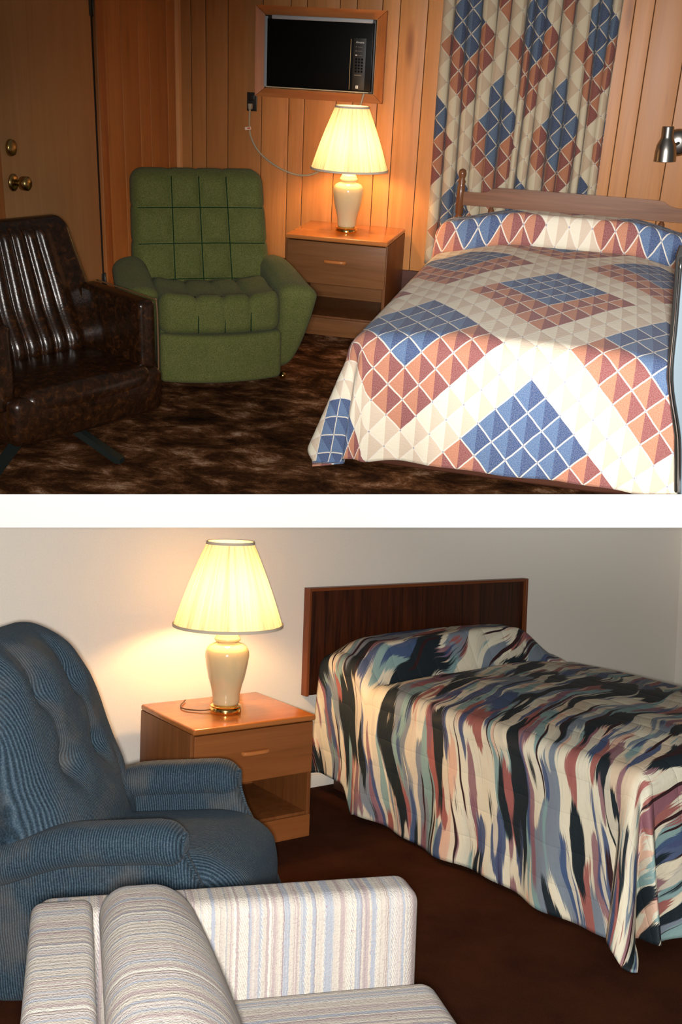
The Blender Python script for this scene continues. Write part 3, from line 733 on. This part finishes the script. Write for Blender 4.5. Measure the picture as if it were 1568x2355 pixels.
# --- green tufted recliner
gr = thing('recliner', 'green tweed recliner with square-tufted back beside nightstand', 'armchair', UP, (0.698, -1.332, 0), math.radians(31.3))
CS = [-1.0, -0.42, 0.0, 0.42, 1.0]
def cell(t, C):
    for a, b in zip(C[:-1], C[1:]):
        if t <= b or b == C[-1]: return max(-1, min(1, 2 * (t - a) / (b - a) - 1))
RS = [-1.0, -0.5, 0.0, 0.5, 1.0]
def backA(x, y, z, u, v, w_):
    a, b = cell(u, CS), cell(w_, RS)
    puff = (1 - a ** 4) * (1 - b ** 4)
    pinch = 1 - b ** 8
    x = x * (lerp(1.08, 1.0, (w_ + 1) / 2)) * (0.985 + 0.02 * pinch)
    if v < 0: y -= 0.026 * puff * (-v)
    y += 0.035 * u * u * (1 if v < 0 else 0) * -0.6
    y += 0.02 + (z - 0.30) * 0.26
    z += 0.006 * (1 - a ** 6) * max(0, w_) ** 4
    return (x, y, z)
obj('backrest', rbox(-0.315, 0.315, 0.12, 0.25, 0.24, 0.885, 0.055, (48, 3, 56), 4, backA), 'green_tweed', gr)
def bsurf(u, w_, off=0.0065):
    z = lerp(0.24, 0.885, (w_ + 1) / 2); x = 0.315 * u * lerp(1.08, 1.0, (w_ + 1) / 2) * 0.99
    return (x, 0.12 - 0.021 * u * u + 0.02 + (z - 0.30) * 0.26 - off, z)
for u in CS[1:-1]:
    obj('seam', tube([bsurf(u, lerp(-0.8, 0.93, i / 24)) for i in range(25)], 0.0024, 6), 'green_seam_shade', gr)
for w_ in RS[1:-1]:
    obj('seam', tube([bsurf(lerp(-0.94, 0.94, i / 24), w_) for i in range(25)], 0.0024, 6), 'green_seam_shade', gr)
def seatA(x, y, z, u, v, w_):
    a = cell(u, [-1, -0.40, 0.02, 0.45, 1.0]); puff = 1 - a ** 6
    side = u ** 4
    if w_ > 0: z += (0.022 * puff + 0.034 * side * (1 if v > -0.6 else 0.4) + 0.012 * math.sin(v * 5 + 1)) * w_
    if v < 0: y -= (0.06 * (1 - u * u) + 0.010 * puff) * (-v)
    z += 0.02 * (1 - v) * 0.5 * (1 if w_ > 0 else 0)
    return (x, y, z)
obj('seat', rbox(-0.282, 0.282, -0.275, 0.20, 0.245, 0.385, 0.05, (40, 16, 4), 4, seatA), 'green_tweed', gr)
for u in (-0.40, 0.02, 0.45):
    yb = -0.275 - 0.06 * (1 - u * u)
    obj('seam', tube(catmull([(0.282 * u, yb - 0.002, 0.262), (0.282 * u, yb - 0.003, 0.315), (0.282 * u, yb + 0.004, 0.355), (0.282 * u, yb + 0.035, 0.393), (0.282 * u, yb + 0.09, 0.405)], 5), 0.0024, 6), 'green_seam_shade', gr)
obj('footrest', rbox(-0.282, 0.282, -0.29, -0.22, 0.028, 0.250, 0.022, (24, 1, 8), 3,
    lambda x, y, z, u, v, w_: (x, y - 0.062 * (1 - u * u) - 0.006 * (1 - w_ * w_), z)), 'green_tweed', gr)
obj('body', rbox(-0.27, 0.27, -0.22, 0.26, 0.03, 0.26, 0.03), 'green_tweed', gr)
for s in (-1, 1):
    def armA(x, y, z, u, v, w_, s=s):
        h = (w_ + 1) / 2; uu = u * s          # uu: -1 inner, 1 outer
        inner = 0.286 - 0.012 * h; outer = 0.310 + 0.155 * h ** 0.42
        f_ = (1 - v) / 2                        # 1 at the front
        outer -= 0.03 * (1 - f_) * h
        xx = lerp(inner, outer, (uu + 1) / 2)
        top = lerp(0.505, 0.455, smoothstep(0.1, 1, f_)); zz = lerp(0.035, top, h) - 0.022 * max(0, uu) * h * h
        yy = y + 0.10 * (1 - h) ** 1.6 * f_ - 0.03 * h * f_
        return (s * xx, yy, zz)
    obj('armrest', rbox(-0.08, 0.08, -0.27, 0.24, 0.0, 0.5, 0.055, (8, 20, 20), 4, armA), 'green_tweed', gr)
    obj('caster', xf(lathe([(0.0005, -0.018), (0.012, -0.013), (0.018, 0), (0.012, 0.013), (0.0005, 0.018)], 20), Matrix.Translation((s * 0.305, -0.235, 0.018))), 'brass', gr)

# --- brown vinyl chair
bc = thing('vinyl_armchair', 'glossy dark brown vinyl armchair with channelled back on splayed metal base', 'armchair', UP, (0.499, -2.582, 0), math.radians(63.1))
def backB(x, y, z, u, v, w_):
    if v < 0:
        t_ = x / 0.058 + 0.5
        ch = abs(math.sin(PI * t_)) ** 0.55 if abs(x) < 0.175 else 1.0
        edge = smoothstep(0.175, 0.22, abs(x))
        y -= (0.028 * ch * (1 - edge) + 0.016 * edge) * (-v) * smoothstep(-1.0, -0.7, w_) * smoothstep(1.0, 0.82, w_)
    x = x * lerp(1.04, 0.90, smoothstep(-0.2, 1, w_))
    y += (z - 0.33) * 0.27 - 0.03 * math.exp(-((z - 0.40) / 0.08) ** 2) * (1 if v < 0 else 0)
    return (x, y, z)
obj('backrest', rbox(-0.325, 0.325, 0.055, 0.15, 0.30, 0.825, 0.04, (96, 3, 30), 4, backB), 'brown_vinyl', bc)
obj('seat', rbox(-0.275, 0.275, -0.325, 0.10, 0.26, 0.352, 0.04, (14, 14, 2), 4, lambda x, y, z, u, v, w_: (x, y - 0.02 * (1 - u * u) * max(0, -v), z + 0.015 * (1 - u * u) * (1 - v * v) * max(0, w_))), 'brown_vinyl', bc)
obj('apron', rbox(-0.325, 0.325, -0.322, -0.25, 0.165, 0.335, 0.03, (14, 1, 4), 3, lambda x, y, z, u, v, w_: (x, y - 0.018 * (1 - u * u) + 0.02 * (w_ < 0) * -w_ * 0.5, z)), 'brown_vinyl', bc)
obj('body', rbox(-0.32, 0.32, -0.26, 0.16, 0.17, 0.30, 0.02), 'brown_vinyl', bc)
for s in (-1, 1):
    a, b = sorted((s * 0.268, s * 0.345))
    ar = obj('armrest', rbox(a, b, -0.262, 0.11, 0.28, 0.588, 0.022, (4, 12, 8), 4, lambda x, y, z, u, v, w_: (x, y, z - 0.012 * (1 - v) / 2 * (w_ + 1) / 2)), 'brown_vinyl', bc)
    obj('piping', tube(catmull([(s * 0.347, -0.262, 0.285), (s * 0.347, -0.264, 0.42), (s * 0.345, -0.262, 0.565), (s * 0.342, -0.235, 0.578), (s * 0.342, 0.0, 0.586), (s * 0.342, 0.09, 0.589)], 5), 0.0035, 6), 'vinyl_piping', ar)
    obj('piping', tube(catmull([(s * 0.28, 0.03, 0.335), (s * 0.277, 0.022, 0.42), (s * 0.275, 0.03, 0.50), (s * 0.28, 0.07, 0.55)], 5), 0.003, 6), 'vinyl_piping', ar)
obj('column', lathe([(0.03, 0.06), (0.03, 0.14), (0.09, 0.16), (0.09, 0.17)], 20), 'base_metal', bc)
for k in range(4):
    a = math.radians(-63.1 - 6 + 90 * k)
    pts = [(0.03, 0.12), (0.10, 0.115), (0.30, 0.012)]
    g1 = fixn(prism([(0.0, 0.135), (0.10, 0.132), (0.335, 0.018), (0.335, 0.0), (0.31, 0.0), (0.10, 0.105), (0.0, 0.105)], 1, -0.017, 0.017))
    obj('leg', xf(g1, Matrix.Rotation(a, 4, 'Z')), 'base_metal', bc, smooth=False)

# ================================================================== LOWER ROOM: THINGS
nightstand('teak nightstand with drawer and open shelf standing against white wall beside blue recliner', LOW, 0.0, 0.55, -0.075, 0.465, 0.501, '_low', 'teak nightstands')
lb = table_lamp('lit cream ginger-jar table lamp on nightstand in front of plain white wall', LOW, (0.243, -0.352, 0.5025), 1.02, 'bulb_glass_low', 'cream ginger-jar table lamps')
obj('lamp_cord', tube(catmull([(-0.055, 0.03, 0.008), (-0.09, 0.045, 0.005), (-0.13, 0.10, 0.004), (-0.12, 0.16, 0.004), (-0.06, 0.24, 0.004)], 6), 0.003, 6), 'cord_brown', lb)

hb = thing('headboard', 'dark reddish wood panel headboard mounted on white wall behind bed', 'headboard', LOW, (1.526, -0.004, 0.444))
HW, HH = 0.697, 0.499
obj('panel', bbox(-HW + 0.012, HW - 0.012, -0.024, 0.0, 0.0, HH - 0.01, 0.001), 'rosewood_panel', hb)
obj('edge_board', bbox(-HW, -HW + 0.015, -0.045, 0.0, 0.0, HH, 0.002), 'rosewood_edge', hb)
obj('edge_board', bbox(HW - 0.015, HW, -0.045, 0.0, 0.0, HH, 0.002), 'rosewood_edge', hb)
obj('edge_board', bbox(-HW + 0.015, HW - 0.015, -0.045, 0.0, HH - 0.015, HH, 0.002), 'rosewood_edge_x', hb)

bl = thing('bed', 'bed base under brush-stroke bedspread in front of dark panel headboard', 'bed', LOW, (1.54, -1.0, 0))
obj('base', bbox(-0.56, 0.60, -0.80, 0.93, 0.0, 0.25, 0.01), 'bed_base_wood', bl)
obj('mattress', rbox(-0.58, 0.62, -0.82, 0.94, 0.25, 0.52, 0.05), 'mattress_ticking', bl)

def ztopB(x, y):
    e = min(x - 0.88, 2.24 - x)
    z = 0.565 + 0.025 * smoothstep(0, 0.4, e)
    yc = -0.44 + 0.06 * smoothstep(0.9, 2.2, x)
    b = 0.145 * smoothstep(yc, yc + 0.12, y) * (1 - 0.25 * smoothstep(-0.16, -0.04, y))
    ends = lerp(0.42, 1.0, smoothstep(-0.02, 0.20, x - 0.88)) * lerp(0.0, 1.0, smoothstep(0.0, 0.32, 2.24 - x))
    z += b * ends - 0.018 * math.exp(-((y - yc) / 0.022) ** 2) * smoothstep(0.0, 0.12, e)
    z += 0.006 * math.sin(7 * x + 3 * y) * math.sin(5 * y)
    return z
def ripB(cx, cy, nx_, ny_):
    if ny_ < -0.999: return 0.022 * math.sin(13 * cx) + 0.012 * math.sin(29 * cx + 1)
    if abs(nx_) > 0.999: return 0.014 * math.sin(11 * cy) + 0.010 * math.sin(24 * cy + 1) - 0.02 * math.exp(-((cy + 0.25) / 0.1) ** 2)
    a = math.atan2(-ny_, abs(nx_)) / (PI / 2)
    return -0.20 * math.exp(-((a - 0.62) / 0.12) ** 2) + 0.03 * math.sin(a * PI)
bsB = obj('bedspread', bedspread(0.88, 2.24, -0.07, -1.90, 0.07, 0.045, ztopB, lambda s, y: (s, -y), 180, 220, ripB, 0.10, 0.30), 'brush_cotton', None, LOW)
tag(bsB, 'multicoloured brush-stroke print bedspread on bed with dark panel headboard', 'bedspread')
md = bsB.modifiers.new('thick', 'SOLIDIFY'); md.thickness = 0.006; md.offset = 1

# --- blue corduroy recliner
br = thing('recliner', 'blue corduroy recliner with button-tufted back in front of white wall', 'armchair', LOW, (-0.435, -1.19, 0.014), math.radians(-43), None, Matrix.Rotation(-math.radians(6.5), 4, 'Y'))
BT = [(-0.115, 0.62), (0.115, 0.62), (-0.115, 0.83), (0.115, 0.83), (0.20, 0.47)]
def backC(x, y, z, u, v, w_):
    narrow = lerp(1.0, 0.72, smoothstep(0.25, 1.0, w_)); y *= narrow
    if u > 0:
        x += 0.045 * math.exp(-((z - 0.46) / 0.14) ** 2) * u * (1 - v ** 4)
        x += 0.03 * (1 - v * v) * (1 - w_ * w_) * u
        for (yy, zz) in BT:
            d2 = ((y - yy) / 0.045) ** 2 + ((z - zz) / 0.045) ** 2
            x -= 0.048 * math.exp(-d2) * u + 0.012 * math.exp(-((y - yy) / 0.02) ** 2 - ((z - zz - 0.05) / 0.09) ** 2) * u
        x += 0.012 * math.sin(30 * y + 9 * z) * smoothstep(0.84, 0.93, z) * smoothstep(1.02, 0.95, z) * u
    x -= (z - 0.45) * 0.20 + 0.05 * smoothstep(0.5, 1, w_)
    return (x, y, z)
obj('backrest', rbox(-0.36, -0.16, -0.33, 0.33, 0.24, 1.01, 0.095, (4, 56, 64), 6, backC), 'corduroy_y', br)
for (yy, zz) in BT:
    wv_ = (zz - 0.625) / 0.385; nr = lerp(1.0, 0.72, smoothstep(0.25, 1.0, wv_)); xb = backC(-0.16, yy / nr, zz, 1.0, yy / nr / 0.33, wv_)[0] + 0.004
    obj('button', xf(lathe([(0.0005, 0.006), (0.007, 0.005), (0.010, 0.0), (0.0005, -0.002)], 14), Matrix.Translation((xb, yy, zz)) @ Matrix.Rotation(PI / 2, 4, 'Y')), 'corduroy_button', br)
def seatC(x, y, z, u, v, w_):
    f_ = smoothstep(0.2, 1.0, u)
    if w_ > 0: z += 0.02 * (1 - v * v) * w_ - 0.045 * f_ ** 2 * w_ * 0.7
    x += 0.035 * (1 - v ** 4) * (1 - w_ * w_) * max(0, u) * 1.0
    return (x, y, z)
obj('seat', rbox(-0.20, 0.33, -0.255, 0.255, 0.08, 0.372, 0.085, (26, 20, 8), 5, seatC), 'corduroy_y', br)
obj('footrest', rbox(0.22, 0.325, -0.25, 0.25, 0.03, 0.20, 0.03, (2, 6, 4), 3), 'corduroy_y', br)
for s in (-1, 1):
    def sideC(x, y, z, u, v, w_):
        if u > 0: x += (0.14 * (1 - w_) / 2 - 0.02 * max(0, w_)) * u
        return (x, y, z)
    a, b = sorted((s * 0.250, s * 0.335))
    obj('side_panel', rbox(-0.36, 0.215, a, b, 0.02, 0.46, 0.03, (10, 3, 10), 3, sideC), 'corduroy_x', br)
    def rollC(x, y, z, u, v, w_):
        z -= 0.055 * smoothstep(0.0, -1.0, u) + 0.012 * smoothstep(0.7, 1.0, u)
        return (x, y, z)
    a, b = sorted((s * 0.235, s * 0.372))
    arm = obj('armrest', rbox(-0.37, 0.225, a, b, 0.395, 0.505, 0.053, (20, 4, 3), 5, rollC), 'corduroy_x', br)
    obj('front_welt', tube(catmull([(0.219, s * 0.277, 0.432), (0.222, s * 0.284, 0.459), (0.222, s * 0.303, 0.470), (0.222, s * 0.322, 0.459), (0.219, s * 0.328, 0.432), (0.226, s * 0.305, 0.395), (0.266, s * 0.285, 0.26), (0.298, s * 0.275, 0.13)], 5), 0.0045, 8), 'corduroy_z', arm)

# --- striped sofa
so = thing('sofa', 'pale striped woven sofa with boxy arm in front of blue recliner', 'sofa', LOW, (-1.136, -2.122, 0), math.radians(-20.6))
obj('back_frame', rbox(-0.005, 0.112, -0.75, 0.09, 0.05, 0.635, 0.022, (4, 20, 10), 4), 'weave_y', so)
obj('arm', rbox(0.0, 0.80, 0.085, 0.205, 0.05, 0.60, 0.035, (20, 3, 10), 4), 'weave_x', so)
def cushS(x, y, z, u, v, w_):
    t_ = (z - 0.40) / 0.30
    x += 0.11 * (1 - t_) * (1 if u > 0 else 0.25)
    if u > 0: x += 0.03 * (1 - v * v) * (1 - w_ * w_)
    z += 0.015 * (1 - v ** 4) * max(0, w_)
    return (x, y, z)
obj('back_cushion', rbox(0.115, 0.27, -0.70, 0.080, 0.38, 0.67, 0.06, (8, 26, 14), 5, cushS), 'weave_y', so)
obj('seat_cushion', rbox(0.16, 0.83, -0.70, 0.080, 0.27, 0.415, 0.04, (16, 24, 3), 4, lambda x, y, z, u, v, w_: (x, y, z + 0.012 * (1 - u * u) * (1 - v * v) * max(0, w_))), 'weave_y', so)
obj('base', rbox(0.02, 0.79, -0.74, 0.085, 0.05, 0.27, 0.015), 'weave_y', so)
for x in (0.05, 0.74):
    for y in (-0.70, 0.15):
        obj('foot', xf(lathe([(0.02, 0.0), (0.028, 0.06)], 16), Matrix.Translation((x, y, 0))), 'bed_base_wood', so)
